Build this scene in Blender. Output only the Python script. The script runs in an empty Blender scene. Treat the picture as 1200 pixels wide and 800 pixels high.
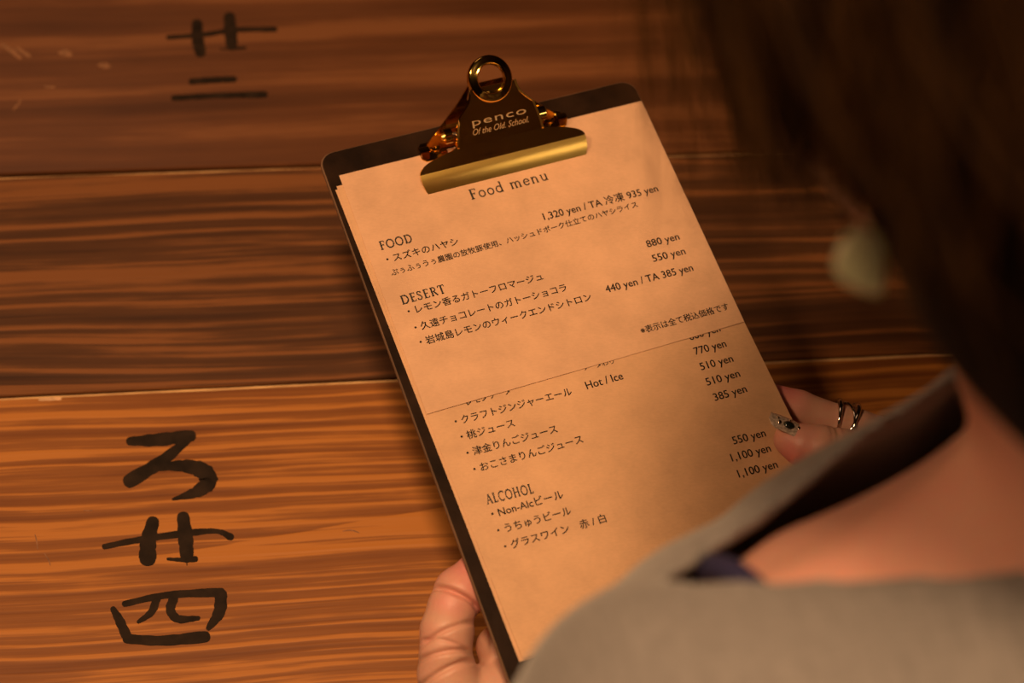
import bpy, bmesh, math, random
import numpy as np
import openvdb as vdb
from mathutils import Vector, Matrix
random.seed(4); RNG = np.random.default_rng(7)

# ------------------------------------------------------------------ camera
FPX = 1833.0; CAM_H = 0.675
R = np.array([[0.9930407, -0.0960183, 0.0681954], [-0.0449313, -0.8441309, -0.5342510], [0.1088637, 0.5274689, -0.8425706]])  # world -> (right, down, forward)
CAM = np.array([0, 0, CAM_H])
sc = bpy.context.scene; COL = sc.collection
cd = bpy.data.cameras.new('camera'); cam = bpy.data.objects.new('camera', cd); COL.objects.link(cam)
cd.sensor_width = 36; cd.lens = FPX / 1200 * 36; cd.clip_start = 0.01
M4 = Matrix([[R[0][i], -R[1][i], -R[2][i], CAM[i]] for i in range(3)] + [[0, 0, 0, 1]])
cam.matrix_world = M4
cd.dof.use_dof = True; cd.dof.focus_distance = 0.695; cd.dof.aperture_fstop = 5.0; cd.dof.aperture_blades = 9
sc.camera = cam

# ------------------------------------------------------------------ world, lamps, exposure
w = bpy.data.worlds.new('world'); sc.world = w; w.use_nodes = True
w.node_tree.nodes['Background'].inputs[0].default_value = (0.42, 0.20, 0.10, 1)
w.node_tree.nodes['Background'].inputs[1].default_value = 0.012
def area(name, loc, target, size, power, col, shape='DISK'):
    l = bpy.data.lights.new(name, 'AREA'); l.shape = shape; l.size = size; l.energy = power; l.color = col
    o = bpy.data.objects.new(name, l); COL.objects.link(o); o.location = loc
    o.rotation_euler = (Vector(target) - Vector(loc)).to_track_quat('-Z', 'Y').to_euler(); return o
area('overhead_light', (-0.055, 0.18, 1.25), (0.1, 0.35, 0.08), 0.17, 11.2, (1.0, 0.60, 0.31))
area('overhead_light', (-0.75, 0.28, 1.30), (0.0, 0.35, 0.05), 0.18, 7.0, (1.0, 0.60, 0.31))  # weaker second lamp, added to keep the left of the table bright
area('ceiling_glow', (-0.5, 1.6, 1.7), (0.1, 0.35, 0.0), 0.8, 2.2, (1.0, 0.55, 0.32))
area('rear_light', (0.90, -0.62, 1.38), (0.1, 0.4, 0.1), 0.32, 1.9, (1.0, 0.72, 0.45))  # unseen lamp added behind the figure for the clip's jaw lip to reflect
sc.view_settings.view_transform = 'Standard'; sc.view_settings.look = 'None'
sc.view_settings.exposure = 0.0; sc.view_settings.gamma = 1.0; sc.view_settings.use_curve_mapping = False

# ------------------------------------------------------------------ helpers: where things stand
B = np.array([[0.9644900, 0.2613649, -0.0380461], [0.2640501, -0.9574827, 0.1162085], [-0.0060557, -0.1221280, -0.9924959]])
BO = np.array([-0.0069049, 0.4639021, 0.1042518])          # the clipboard's top left corner; B: its across, down and into-board axes
def ray(px, py): return R.T @ np.array([(px - 600) / FPX, (py - 400) / FPX, 1.0])
def bw(u, v, h): return BO + B @ np.array([u, v, -h])       # clipboard coordinates -> world
def buv(px, py, h=0.0):
    n = -B[:, 2]; q = ray(px, py); s = ((BO + n * h - CAM) @ n) / (q @ n); p = CAM + q * s - BO
    return float(p @ B[:, 0]), float(p @ B[:, 1])
def bp(px, py, h): return bw(*buv(px, py, h), h)
def tab(px, py, h=0.0):
    q = ray(px, py); t = (h - CAM_H) / q[2]; return CAM + q * t
def at(px, py, z): return CAM + ray(px, py) * z

def new_mesh(name, verts, faces, mat, parent=None, smooth=True):
    me = bpy.data.meshes.new(name); me.from_pydata([tuple(map(float, v)) for v in verts], [], [tuple(map(int, f)) for f in faces]); me.update()
    if mat: me.materials.append(mat)
    if smooth: me.polygons.foreach_set('use_smooth', [True] * len(me.polygons))
    o = bpy.data.objects.new(name, me); COL.objects.link(o)
    if parent: o.parent = parent
    return o
def big_mesh(name, V, Q, mat, parent=None):
    me = bpy.data.meshes.new(name); n = Q.shape[1]
    me.vertices.add(len(V)); me.vertices.foreach_set('co', np.ascontiguousarray(V, dtype=np.float32).ravel())
    me.loops.add(Q.size); me.loops.foreach_set('vertex_index', np.ascontiguousarray(Q, dtype=np.int32).ravel())
    me.polygons.add(len(Q)); me.polygons.foreach_set('loop_start', np.arange(0, Q.size, n, dtype=np.int32))
    me.update(calc_edges=True); me.validate()
    me.polygons.foreach_set('use_smooth', [True] * len(me.polygons))
    if mat: me.materials.append(mat)
    o = bpy.data.objects.new(name, me); COL.objects.link(o)
    if parent: o.parent = parent
    return o
def from_bm(name, bm, mat, parent=None, smooth=True):
    bmesh.ops.recalc_face_normals(bm, faces=bm.faces)
    me = bpy.data.meshes.new(name); bm.to_mesh(me); bm.free()
    if mat: me.materials.append(mat)
    if smooth: me.polygons.foreach_set('use_smooth', [True] * len(me.polygons))
    o = bpy.data.objects.new(name, me); COL.objects.link(o)
    if parent: o.parent = parent
    return o
def empty(name, loc=(0, 0, 0)):
    o = bpy.data.objects.new(name, None); COL.objects.link(o); o.location = loc; o.empty_display_size = 0.02; return o
def keep(o, root):            # parent without moving
    o.parent = root; o.matrix_parent_inverse = Matrix.Translation(-Vector(root.location)); return o
def tag(o, label, cat=None, group=None, kind=None):
    if label: o['label'] = label
    if cat: o['category'] = cat
    if group: o['group'] = group
    if kind: o['kind'] = kind
    return o
def bevel(o, wd, seg=2):
    m = o.modifiers.new('bevel', 'BEVEL'); m.width = wd; m.segments = seg; m.limit_method = 'ANGLE'; return o
def box(name, lo, hi, mat, parent=None, bev=0.0, smooth=False):
    x0, y0, z0 = lo; x1, y1, z1 = hi
    v = [(x, y, z) for z in (z0, z1) for y in (y0, y1) for x in (x0, x1)]
    f = [(0, 2, 3, 1), (4, 5, 7, 6), (0, 1, 5, 4), (2, 6, 7, 3), (0, 4, 6, 2), (1, 3, 7, 5)]
    o = new_mesh(name, v, f, mat, parent, smooth)
    if bev: bevel(o, bev)
    return o
def tube(pts, rad, n=10, cap=True, closed=False):
    pts = [Vector(p) for p in pts]; N = len(pts); rad = rad if hasattr(rad, '__len__') else [rad] * N
    V = []; F = []; up = None
    for i, p in enumerate(pts):
        a = pts[(i - 1) % N] if closed or i > 0 else p; b = pts[(i + 1) % N] if closed or i < N - 1 else p
        t = (b - a).normalized()
        if up is None: up = t.orthogonal().normalized()
        up = (up - t * up.dot(t)).normalized(); s = t.cross(up)
        for k in range(n):
            an = 2 * math.pi * k / n; V.append(p + (up * math.cos(an) + s * math.sin(an)) * rad[i])
    for i in range(N if closed else N - 1):
        for k in range(n):
            j = (i + 1) % N; F.append((i * n + k, i * n + (k + 1) % n, j * n + (k + 1) % n, j * n + k))
    if cap and not closed:
        F.append(tuple(range(n))[::-1]); F.append(tuple((N - 1) * n + k for k in range(n)))
    return V, F
def join_vf(items):
    V = []; F = []
    for v, f in items:
        o = len(V); V += list(v); F += [tuple(i + o for i in q) for q in f]
    return V, F
def catmull(P, n=8):
    P = [np.array(p, float) for p in P]; P = [2 * P[0] - P[1]] + P + [2 * P[-1] - P[-2]]; out = []
    for i in range(1, len(P) - 2):
        for k in range(n):
            t = k / n; a, b, c, d = P[i - 1:i + 3]
            out.append(.5 * ((2 * b) + (c - a) * t + (2 * a - 5 * b + 4 * c - d) * t * t + (3 * b - a - 3 * c + d) * t ** 3))
    out.append(P[-2]); return out

# ------------------------------------------------------------------ helpers: materials
def mat(name):
    m = bpy.data.materials.new(name); m.use_nodes = True; nt = m.node_tree
    return m, nt, nt.nodes['Principled BSDF']
def nd(nt, t, **k):
    n = nt.nodes.new(t)
    for a, v in k.items():
        if a.startswith('i_'): n.inputs[a[2:].replace('_', ' ')].default_value = v
        else: setattr(n, a, v)
    return n
def simple(name, col, rough=.5, metal=0.0, bump=0, bscale=200, var=0.0, vscale=30, **kw):
    m, nt, p = mat(name); p.inputs['Base Color'].default_value = (*col, 1); p.inputs['Roughness'].default_value = rough; p.inputs['Metallic'].default_value = metal
    for k, v in kw.items(): p.inputs[k.replace('_', ' ')].default_value = v
    tc = nd(nt, 'ShaderNodeTexCoord')
    if var:
        n = nd(nt, 'ShaderNodeTexNoise', i_Scale=vscale, i_Detail=6.0); nt.links.new(tc.outputs['Object'], n.inputs['Vector'])
        r = nd(nt, 'ShaderNodeValToRGB'); r.color_ramp.elements[0].position = .3; r.color_ramp.elements[1].position = .7
        r.color_ramp.elements[0].color = (*[c * (1 - var) for c in col], 1); r.color_ramp.elements[1].color = (*[min(1, c * (1 + var)) for c in col], 1)
        nt.links.new(n.outputs['Fac'], r.inputs['Fac']); nt.links.new(r.outputs['Color'], p.inputs['Base Color'])
    if bump:
        n = nd(nt, 'ShaderNodeTexNoise', i_Scale=bscale, i_Detail=4.0); nt.links.new(tc.outputs['Object'], n.inputs['Vector'])
        b = nd(nt, 'ShaderNodeBump', i_Strength=bump, i_Distance=.0005); nt.links.new(n.outputs['Fac'], b.inputs['Height']); nt.links.new(b.outputs['Normal'], p.inputs['Normal'])
    return m
def wood(name, dark, mid, light, off=(0, 0, 0), stripes=1.0, rough=.42, contrast=1.0, freq=1.0, coat=.25, rings=.16, ring_f=1.0, tongue=None):
    m, nt, p = mat(name); L = nt.links.new
    tc = nd(nt, 'ShaderNodeTexCoord'); mp = nd(nt, 'ShaderNodeMapping'); mp.inputs['Location'].default_value = off; L(tc.outputs['Object'], mp.inputs['Vector'])
    # slow wandering of the grain along the board
    wz = nd(nt, 'ShaderNodeMapping'); wz.inputs['Scale'].default_value = (3.0, 9.0, 5.0); L(mp.outputs[0], wz.inputs['Vector'])
    wn = nd(nt, 'ShaderNodeTexNoise', i_Scale=1.0, i_Detail=2.0); L(wz.outputs[0], wn.inputs['Vector'])
    ws = nd(nt, 'ShaderNodeVectorMath', operation='MULTIPLY_ADD'); L(wn.outputs['Color'], ws.inputs[0]); ws.inputs[1].default_value = (0, .022, 0); L(mp.outputs[0], ws.inputs[2])
    # growth rings as bands across the board
    rm = nd(nt, 'ShaderNodeMapping'); rm.inputs['Scale'].default_value = (1.6 * freq, 95 * freq, 20); L(ws.outputs[0], rm.inputs['Vector'])
    rn = nd(nt, 'ShaderNodeTexNoise', i_Scale=1.0, i_Detail=3.0, i_Roughness=.55); L(rm.outputs[0], rn.inputs['Vector'])
    # fine fibres
    fm = nd(nt, 'ShaderNodeMapping'); fm.inputs['Scale'].default_value = (14, 900, 50); L(ws.outputs[0], fm.inputs['Vector'])
    fn = nd(nt, 'ShaderNodeTexNoise', i_Scale=1.0, i_Detail=3.0); L(fm.outputs[0], fn.inputs['Vector'])
    # uneven stain
    sm = nd(nt, 'ShaderNodeMapping'); sm.inputs['Scale'].default_value = (6, 34, 5); L(mp.outputs[0], sm.inputs['Vector'])
    sn = nd(nt, 'ShaderNodeTexNoise', i_Scale=1.0, i_Detail=5.0, i_Roughness=.6); L(sm.outputs[0], sn.inputs['Vector'])
    a0 = nd(nt, 'ShaderNodeMath', operation='MULTIPLY_ADD'); L(fn.outputs['Fac'], a0.inputs[0]); a0.inputs[1].default_value = .16; L(rn.outputs['Fac'], a0.inputs[2])
    # thin pale lines of the early wood
    wv = nd(nt, 'ShaderNodeTexWave', wave_type='BANDS', bands_direction='Y', wave_profile='SIN'); wm = nd(nt, 'ShaderNodeMapping'); wm.inputs['Scale'].default_value = (.8, 1, 1); L(ws.outputs[0], wm.inputs['Vector']); L(wm.outputs[0], wv.inputs['Vector'])
    wv.inputs['Scale'].default_value = 28 * ring_f; wv.inputs['Distortion'].default_value = 2.4; wv.inputs['Detail'].default_value = 2.0; wv.inputs['Detail Scale'].default_value = .35
    wp_ = nd(nt, 'ShaderNodeMath', operation='POWER'); L(wv.outputs['Fac'], wp_.inputs[0]); wp_.inputs[1].default_value = 5.0
    wmul = nd(nt, 'ShaderNodeMath', operation='MULTIPLY'); L(wp_.outputs[0], wmul.inputs[0]); L(rn.outputs['Fac'], wmul.inputs[1])
    a = nd(nt, 'ShaderNodeMath', operation='MULTIPLY_ADD'); L(wmul.outputs[0], a.inputs[0]); a.inputs[1].default_value = rings; L(a0.outputs[0], a.inputs[2])
    if tongue:      # a pale tongue of grain opening to the right: between a straight lower line and a slanting upper one
        xt, yb, sl = tongue; sx = nd(nt, 'ShaderNodeSeparateXYZ'); tw = nd(nt, 'ShaderNodeVectorMath', operation='MULTIPLY_ADD'); L(wn.outputs['Color'], tw.inputs[0]); tw.inputs[1].default_value = (0, .005, 0); L(tc.outputs['Object'], tw.inputs[2]); L(tw.outputs[0], sx.inputs[0])
        y_ = nd(nt, 'ShaderNodeMath', operation='SUBTRACT'); L(sx.outputs['Y'], y_.inputs[0]); y_.inputs[1].default_value = yb + .0025
        up_ = nd(nt, 'ShaderNodeMath', operation='SUBTRACT'); L(sx.outputs['X'], up_.inputs[0]); up_.inputs[1].default_value = xt
        u2 = nd(nt, 'ShaderNodeMath', operation='MULTIPLY'); L(up_.outputs[0], u2.inputs[0]); u2.inputs[1].default_value = sl
        u3 = nd(nt, 'ShaderNodeMath', operation='SUBTRACT'); L(u2.outputs[0], u3.inputs[0]); L(y_.outputs[0], u3.inputs[1])
        mn = nd(nt, 'ShaderNodeMath', operation='MINIMUM'); L(u3.outputs[0], mn.inputs[0]); L(y_.outputs[0], mn.inputs[1])
        mr_ = nd(nt, 'ShaderNodeMapRange'); mr_.inputs[1].default_value = 0; mr_.inputs[2].default_value = .0008; mr_.inputs[3].default_value = 0; mr_.inputs[4].default_value = .21; L(mn.outputs[0], mr_.inputs[0])
        fd = nd(nt, 'ShaderNodeMapRange'); fd.inputs[1].default_value = 0; fd.inputs[2].default_value = .013; fd.inputs[3].default_value = 1; fd.inputs[4].default_value = .15; L(mn.outputs[0], fd.inputs[0])
        tmul = nd(nt, 'ShaderNodeMath', operation='MULTIPLY'); L(mr_.outputs[0], tmul.inputs[0]); L(fd.outputs[0], tmul.inputs[1])
        a2 = nd(nt, 'ShaderNodeMath', operation='ADD'); L(a.outputs[0], a2.inputs[0]); L(tmul.outputs[0], a2.inputs[1]); a = a2
    b = nd(nt, 'ShaderNodeMath', operation='MULTIPLY_ADD'); L(sn.outputs['Fac'], b.inputs[0]); b.inputs[1].default_value = .60; L(a.outputs[0], b.inputs[2])
    r = nd(nt, 'ShaderNodeValToRGB'); e = r.color_ramp.elements; c = .895; d = .20 / contrast
    e[0].position = c - d; e[0].color = (*dark, 1); e[1].position = c + d; e[1].color = (*light, 1)
    k = e.new(c); k.color = (*mid, 1)
    L(b.outputs[0], r.inputs['Fac']); L(r.outputs['Color'], p.inputs['Base Color'])
    q = nd(nt, 'ShaderNodeMapRange'); q.inputs[3].default_value = rough - .1; q.inputs[4].default_value = rough + .15; L(sn.outputs['Fac'], q.inputs[0]); L(q.outputs[0], p.inputs['Roughness'])
    bu = nd(nt, 'ShaderNodeBump', i_Strength=.35, i_Distance=.0008); L(a.outputs[0], bu.inputs['Height']); L(bu.outputs[0], p.inputs['Normal'])
    p.inputs['Coat Weight'].default_value = coat; p.inputs['Coat Roughness'].default_value = .3; p.inputs['Specular IOR Level'].default_value = .3
    return m

M = {}
M['gold'] = simple('polished_gold', (0.90, 0.60, 0.16), .10, 1.0, bump=.05, bscale=60)
M['gold_rough'] = simple('brushed_gold', (0.98, 0.66, 0.17), .30, 1.0)
M['board'] = simple('dark_hardboard', (0.020, 0.009, 0.004), .55, Specular_IOR_Level=.08, var=.45, vscale=60, bump=.25, bscale=500)
M['board_edge'] = simple('board_edge', (0.16, 0.085, 0.045), .6, var=.3)
M['ink'] = simple('printed_ink', (0.018, 0.013, 0.008), .6)
M['brush'] = simple('brushed_sumi_ink', (0.020, 0.011, 0.006), .7, var=.5, vscale=120, Specular_IOR_Level=.15)
M['silver'] = simple('silver', (0.86, 0.80, 0.72), .08, 1.0)
M['pearl'] = simple('cream_shell', (0.95, 0.90, 0.55), .25, var=.12, vscale=90, Coat_Weight=.6)
M['nail'] = simple('clear_glitter_nail', (0.60, 0.47, 0.38), .12, var=.5, vscale=900, Coat_Weight=1.0, Metallic=.15)
M['plain_nail'] = simple('plain_nail', (0.62, 0.33, 0.25), .2, Coat_Weight=.6)
M['stone'] = simple('dark_nail_stone', (0.012, 0.016, 0.010), .08, Coat_Weight=1.0)
M['hair'] = simple('dark_brown_hair', (0.0035, 0.0014, 0.0012), .7, var=.5, vscale=40, Specular_IOR_Level=.05)
M['hair_backlit'] = simple('backlit_brown_hair', (0.050, 0.020, 0.004), .6, Specular_IOR_Level=.1, var=.4, vscale=40)  # lamp light shining through the dark wisps, put into their colour as brown
M['eye'] = simple('eye_white', (0.7, 0.66, 0.6), .15)
M['iris'] = simple('dark_iris', (0.02, 0.01, 0.006), .1)
M['navy'] = simple('navy_fabric', (0.020, 0.017, 0.065), .8, bump=.3, bscale=900)
M['trousers'] = simple('charcoal_trousers', (0.03, 0.028, 0.03), .85, bump=.3, bscale=700, var=.2)
M['shoe'] = simple('black_shoe_leather', (0.012, 0.011, 0.010), .35)
M['sole'] = simple('shoe_sole', (0.05, 0.045, 0.04), .8)
M['steel'] = simple('spring_steel', (0.35, 0.28, 0.2), .3, 1.0)

def kraft(name, tone):
    m, nt, p = mat(name); L = nt.links.new; tc = nd(nt, 'ShaderNodeTexCoord')
    n1 = nd(nt, 'ShaderNodeTexNoise', i_Scale=55.0, i_Detail=6.0, i_Roughness=.6); L(tc.outputs['Object'], n1.inputs['Vector'])
    mp = nd(nt, 'ShaderNodeMapping'); mp.inputs['Scale'].default_value = (500, 1500, 500); L(tc.outputs['Object'], mp.inputs['Vector'])
    n2 = nd(nt, 'ShaderNodeTexNoise', i_Scale=1.0, i_Detail=3.0); L(mp.outputs[0], n2.inputs['Vector'])
    a = nd(nt, 'ShaderNodeMath', operation='MULTIPLY_ADD'); L(n2.outputs['Fac'], a.inputs[0]); a.inputs[1].default_value = .35; L(n1.outputs['Fac'], a.inputs[2])
    r = nd(nt, 'ShaderNodeValToRGB'); e = r.color_ramp.elements; e[0].position = .48; e[1].position = .88
    e[0].color = (*[c * .88 for c in tone], 1); e[1].color = (*[c * 1.08 for c in tone], 1)
    L(a.outputs[0], r.inputs['Fac']); L(r.outputs['Color'], p.inputs['Base Color']); p.inputs['Roughness'].default_value = .62
    b = nd(nt, 'ShaderNodeBump', i_Strength=.12, i_Distance=.0004); L(n2.outputs['Fac'], b.inputs['Height']); L(b.outputs[0], p.inputs['Normal'])
    return m
M['kraft'] = kraft('kraft_paper', (0.70, 0.415, 0.245))
M['kraft_b'] = kraft('kraft_paper_darker', (0.675, 0.395, 0.215))

def fabric(name, col):
    m, nt, p = mat(name); L = nt.links.new; tc = nd(nt, 'ShaderNodeTexCoord')
    hs = []
    for sc_ in ((900, 60, 60), (60, 900, 900)):
        mp = nd(nt, 'ShaderNodeMapping'); mp.inputs['Scale'].default_value = sc_; L(tc.outputs['Object'], mp.inputs['Vector'])
        n = nd(nt, 'ShaderNodeTexNoise', i_Scale=1.0, i_Detail=2.0); L(mp.outputs[0], n.inputs['Vector']); hs.append(n)
    a = nd(nt, 'ShaderNodeMath', operation='ADD'); L(hs[0].outputs['Fac'], a.inputs[0]); L(hs[1].outputs['Fac'], a.inputs[1])
    r = nd(nt, 'ShaderNodeValToRGB'); e = r.color_ramp.elements; e[0].position = .7; e[1].position = 1.3
    r = nd(nt, 'ShaderNodeMapRange'); r.inputs[1].default_value = .7; r.inputs[2].default_value = 1.3; r.inputs[3].default_value = .78; r.inputs[4].default_value = 1.12; L(a.outputs[0], r.inputs[0])
    v = nd(nt, 'ShaderNodeVectorMath', operation='SCALE'); v.inputs[0].default_value = col; L(r.outputs[0], v.inputs['Scale']); L(v.outputs[0], p.inputs['Base Color'])
    p.inputs['Roughness'].default_value = .9; p.inputs['Sheen Weight'].default_value = .3
    b = nd(nt, 'ShaderNodeBump', i_Strength=.5, i_Distance=.0006); L(a.outputs[0], b.inputs['Height']); L(b.outputs[0], p.inputs['Normal'])
    return m
M['linen'] = fabric('beige_linen', (0.20, 0.185, 0.180))

def skin_mat():
    m, nt, p = mat('skin'); L = nt.links.new
    at_ = nd(nt, 'ShaderNodeAttribute', attribute_name='flush'); tc = nd(nt, 'ShaderNodeTexCoord')
    n = nd(nt, 'ShaderNodeTexNoise', i_Scale=140.0, i_Detail=4.0); L(tc.outputs['Object'], n.inputs['Vector'])
    s = nd(nt, 'ShaderNodeMath', operation='MULTIPLY_ADD'); L(n.outputs['Fac'], s.inputs[0]); s.inputs[1].default_value = .35; L(at_.outputs['Fac'], s.inputs[2])
    r = nd(nt, 'ShaderNodeValToRGB'); e = r.color_ramp.elements
    e[0].position = .12; e[0].color = (0.66, 0.375, 0.27, 1); e[1].position = 1.05; e[1].color = (0.72, 0.20, 0.20, 1)
    L(s.outputs[0], r.inputs['Fac']); L(r.outputs['Color'], p.inputs['Base Color']); p.inputs['Roughness'].default_value = .45
    p.inputs['Subsurface Weight'].default_value = .18; p.inputs['Subsurface Radius'].default_value = (.006, .002, .001); p.inputs['Subsurface Scale'].default_value = .5
    v = nd(nt, 'ShaderNodeTexVoronoi', i_Scale=900.0); L(tc.outputs['Object'], v.inputs['Vector'])
    b = nd(nt, 'ShaderNodeBump', i_Strength=.18, i_Distance=.0003); L(v.outputs['Distance'], b.inputs['Height']); L(b.outputs[0], p.inputs['Normal'])
    return m
M['skin'] = skin_mat()

# ------------------------------------------------------------------ floor and table
fl = box('floor', (-3, -3, -.76), (3, 3.5, -.72), wood('floor_wood', (.02, .009, .004), (.05, .022, .01), (.09, .04, .018)), None)
tag(fl, None, kind='structure')
wl = simple('brown_plaster', (.09, .05, .03), .9, var=.2, vscale=4)
for nm, lo, hi in (('wall_left', (-2.3, -2.4, -.72), (-2.2, 3.3, 1.8)), ('wall_right', (2.6, -2.4, -.72), (2.7, 3.3, 1.8)), ('wall_back', (-2.2, 3.2, -.72), (2.6, 3.3, 1.8)),
                   ('wall_front', (-2.2, -2.4, -.72), (2.6, -2.3, 1.8)), ('ceiling', (-2.3, -2.4, 1.8), (2.7, 3.3, 1.9))):
    tag(box(nm, lo, hi, wl), None, kind='structure')
table = empty('dining_table', (0.2, 0.6, -0.72))
tag(table, 'rustic dark-stained plank table with numerals brushed in black ink', 'table')
seams = [(.202, .404, 0.0), (.4052, .542, -.0014), (.5432, .716, -.0004), (.7175, .862, -.001), (.8635, 1.0, 0)]
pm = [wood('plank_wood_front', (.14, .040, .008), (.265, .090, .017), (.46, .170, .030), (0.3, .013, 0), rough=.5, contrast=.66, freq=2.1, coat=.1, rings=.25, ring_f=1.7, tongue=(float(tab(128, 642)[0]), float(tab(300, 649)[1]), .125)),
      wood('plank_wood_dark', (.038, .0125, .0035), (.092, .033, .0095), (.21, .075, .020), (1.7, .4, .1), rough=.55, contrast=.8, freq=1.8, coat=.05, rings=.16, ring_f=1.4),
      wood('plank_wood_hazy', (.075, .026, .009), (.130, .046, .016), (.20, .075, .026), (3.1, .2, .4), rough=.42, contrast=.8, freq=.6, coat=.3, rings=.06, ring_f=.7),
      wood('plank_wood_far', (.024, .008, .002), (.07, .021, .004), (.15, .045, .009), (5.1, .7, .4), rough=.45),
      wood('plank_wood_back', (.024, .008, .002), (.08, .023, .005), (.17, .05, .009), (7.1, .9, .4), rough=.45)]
planks = []; M['worn_edge'] = simple('worn_plank_edge', (.85, .46, .20), .6, var=.35, vscale=60)
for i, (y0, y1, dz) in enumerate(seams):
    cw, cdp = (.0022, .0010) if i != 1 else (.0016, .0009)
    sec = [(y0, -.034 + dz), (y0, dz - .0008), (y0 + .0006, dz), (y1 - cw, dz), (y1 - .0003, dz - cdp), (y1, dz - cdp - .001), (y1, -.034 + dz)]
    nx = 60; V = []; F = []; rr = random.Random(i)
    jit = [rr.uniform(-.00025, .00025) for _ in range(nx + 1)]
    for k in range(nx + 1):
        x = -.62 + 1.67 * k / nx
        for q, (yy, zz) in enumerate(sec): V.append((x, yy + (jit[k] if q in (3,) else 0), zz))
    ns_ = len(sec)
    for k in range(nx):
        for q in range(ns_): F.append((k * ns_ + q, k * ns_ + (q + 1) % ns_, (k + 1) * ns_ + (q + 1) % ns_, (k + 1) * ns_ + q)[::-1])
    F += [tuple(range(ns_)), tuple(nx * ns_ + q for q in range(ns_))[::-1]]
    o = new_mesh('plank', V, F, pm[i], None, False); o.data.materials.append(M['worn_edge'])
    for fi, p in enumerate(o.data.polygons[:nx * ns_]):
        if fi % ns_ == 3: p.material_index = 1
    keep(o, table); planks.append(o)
tm = wood('table_frame_wood', (.02, .007, .002), (.05, .018, .005), (.09, .03, .01))
for x in (-.56, .93):
    for y in (.25, .90): keep(bevel(box('leg', (x, y, -.72), (x + .065, y + .065, -.036), tm), .003), table)
for (a, b) in (((-.5, .26, -.10), (.93, .285, -.036)), ((-.5, .93, -.10), (.93, .955, -.036)), ((-.55, .31, -.10), (-.525, .90, -.036)), ((.96, .31, -.10), (.985, .90, -.036))):
    keep(box('apron', a, b, tm), table)

def stroke_flat(P, Wd, n=7):
    """a brush stroke in the plane: centre line and widths -> polygons with rounded ends"""
    Q = catmull([(*p, q) for p, q in zip(P, Wd)], n); V = []; F = []
    C = [q[:2] for q in Q]; Wq = [max(q[2], 1.0) * (1 + .06 * math.sin(i * 1.7) + .05 * math.sin(i * 3.1)) for i, q in enumerate(Q)]
    Lf, Rt, T_ = [], [], []
    for i in range(len(C)):
        a = C[max(i - 1, 0)]; b = C[min(i + 1, len(C) - 1)]; t = (b - a) / (np.linalg.norm(b - a) + 1e-9); nn = np.array([-t[1], t[0]]); T_.append((t, nn))
        Lf.append(C[i] + nn * Wq[i] / 2); Rt.append(C[i] - nn * Wq[i] / 2)
    for i in range(len(C)): V += [Lf[i], Rt[i]]
    for i in range(len(C) - 1): F.append((2 * i, 2 * i + 1, 2 * i + 3, 2 * i + 2))
    for e, sg in ((0, -1), (len(C) - 1, 1)):
        t, nn = T_[e]; r = Wq[e] / 2; idx = [2 * e]
        for k in range(1, 7):
            an = math.pi * k / 7; V.append(C[e] + nn * r * math.cos(an) + t * sg * r * .8 * math.sin(an)); idx.append(len(V) - 1)
        F.append(tuple(idx + [2 * e + 1]))
    return V, F
def brush_mark(strokes, sx, sy, s, plank, dz, sub=4):
    items = []
    for k, (P, Wd) in enumerate(strokes):
        V, F = stroke_flat([(sx + x * s, sy + y * s) for x, y in P], [q * s * 1.18 for q in Wd])
        items.append(([tab(v[0], v[1], dz + .00015 + .00002 * k) for v in V], F))
    V, F = join_vf(items)
    o = new_mesh('brushed_numeral', V, F, M['brush'], None, False); o.data.update()
    bm = bmesh.new(); bm.from_mesh(o.data)
    for f in bm.faces:
        f.normal_update()
        if f.normal.z < 0: f.normal_flip()
    bm.to_mesh(o.data); bm.free()
    o.parent = plank; o.matrix_parent_inverse = (Matrix.Translation(Vector(table.location)) @ plank.matrix_parent_inverse).inverted()
    return o
S = .4623
brush_mark([([(328, 188), (400, 184), (486, 174)], [18, 28, 26]), ([(478, 182), (410, 238), (326, 290)], [16, 26, 32]),
            ([(345, 278), (400, 256), (462, 250), (512, 262), (528, 288), (500, 315), (438, 335)], [6, 14, 26, 36, 38, 26, 5])], 0, 430, S, planks[0], 0)
brush_mark([([(264, 455), (350, 438), (480, 420), (550, 416), (586, 431)], [12, 14, 15, 11, 16]), ([(388, 390), (376, 440), (374, 488)], [26, 34, 38]),
            ([(464, 378), (470, 430), (474, 484)], [26, 32, 28]), ([(425, 486), (460, 488), (496, 486)], [6, 10, 14])], 0, 430, S, planks[0], 0)
brush_mark([([(286, 612), (302, 640), (322, 684)], [12, 20, 22]), ([(315, 600), (420, 578), (562, 570)], [13, 15, 20]), ([(560, 574), (556, 620), (528, 662)], [26, 26, 12]),
            ([(398, 582), (384, 620), (350, 646)], [18, 16, 8]), ([(440, 586), (432, 615), (452, 638), (503, 636)], [20, 20, 18, 10]), ([(320, 688), (410, 693), (522, 683)], [20, 22, 26])], 0, 430, S, planks[0], 0)
brush_mark([([(562, 125), (680, 116), (790, 100), (922, 98)], [12, 14, 14, 15]), ([(660, 78), (662, 130), (672, 178)], [30, 34, 32]), ([(768, 55), (772, 105), (776, 156)], [32, 36, 32]), ([(738, 164), (785, 162), (822, 160)], [4, 8, 8])], 0, 0, .35, planks[2], -.0004)
brush_mark([([(640, 273), (710, 268), (786, 265)], [18, 18, 18]), ([(580, 328), (720, 320), (888, 316)], [16, 16, 20])], 0, 0, .35, planks[2], -.0004)

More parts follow.
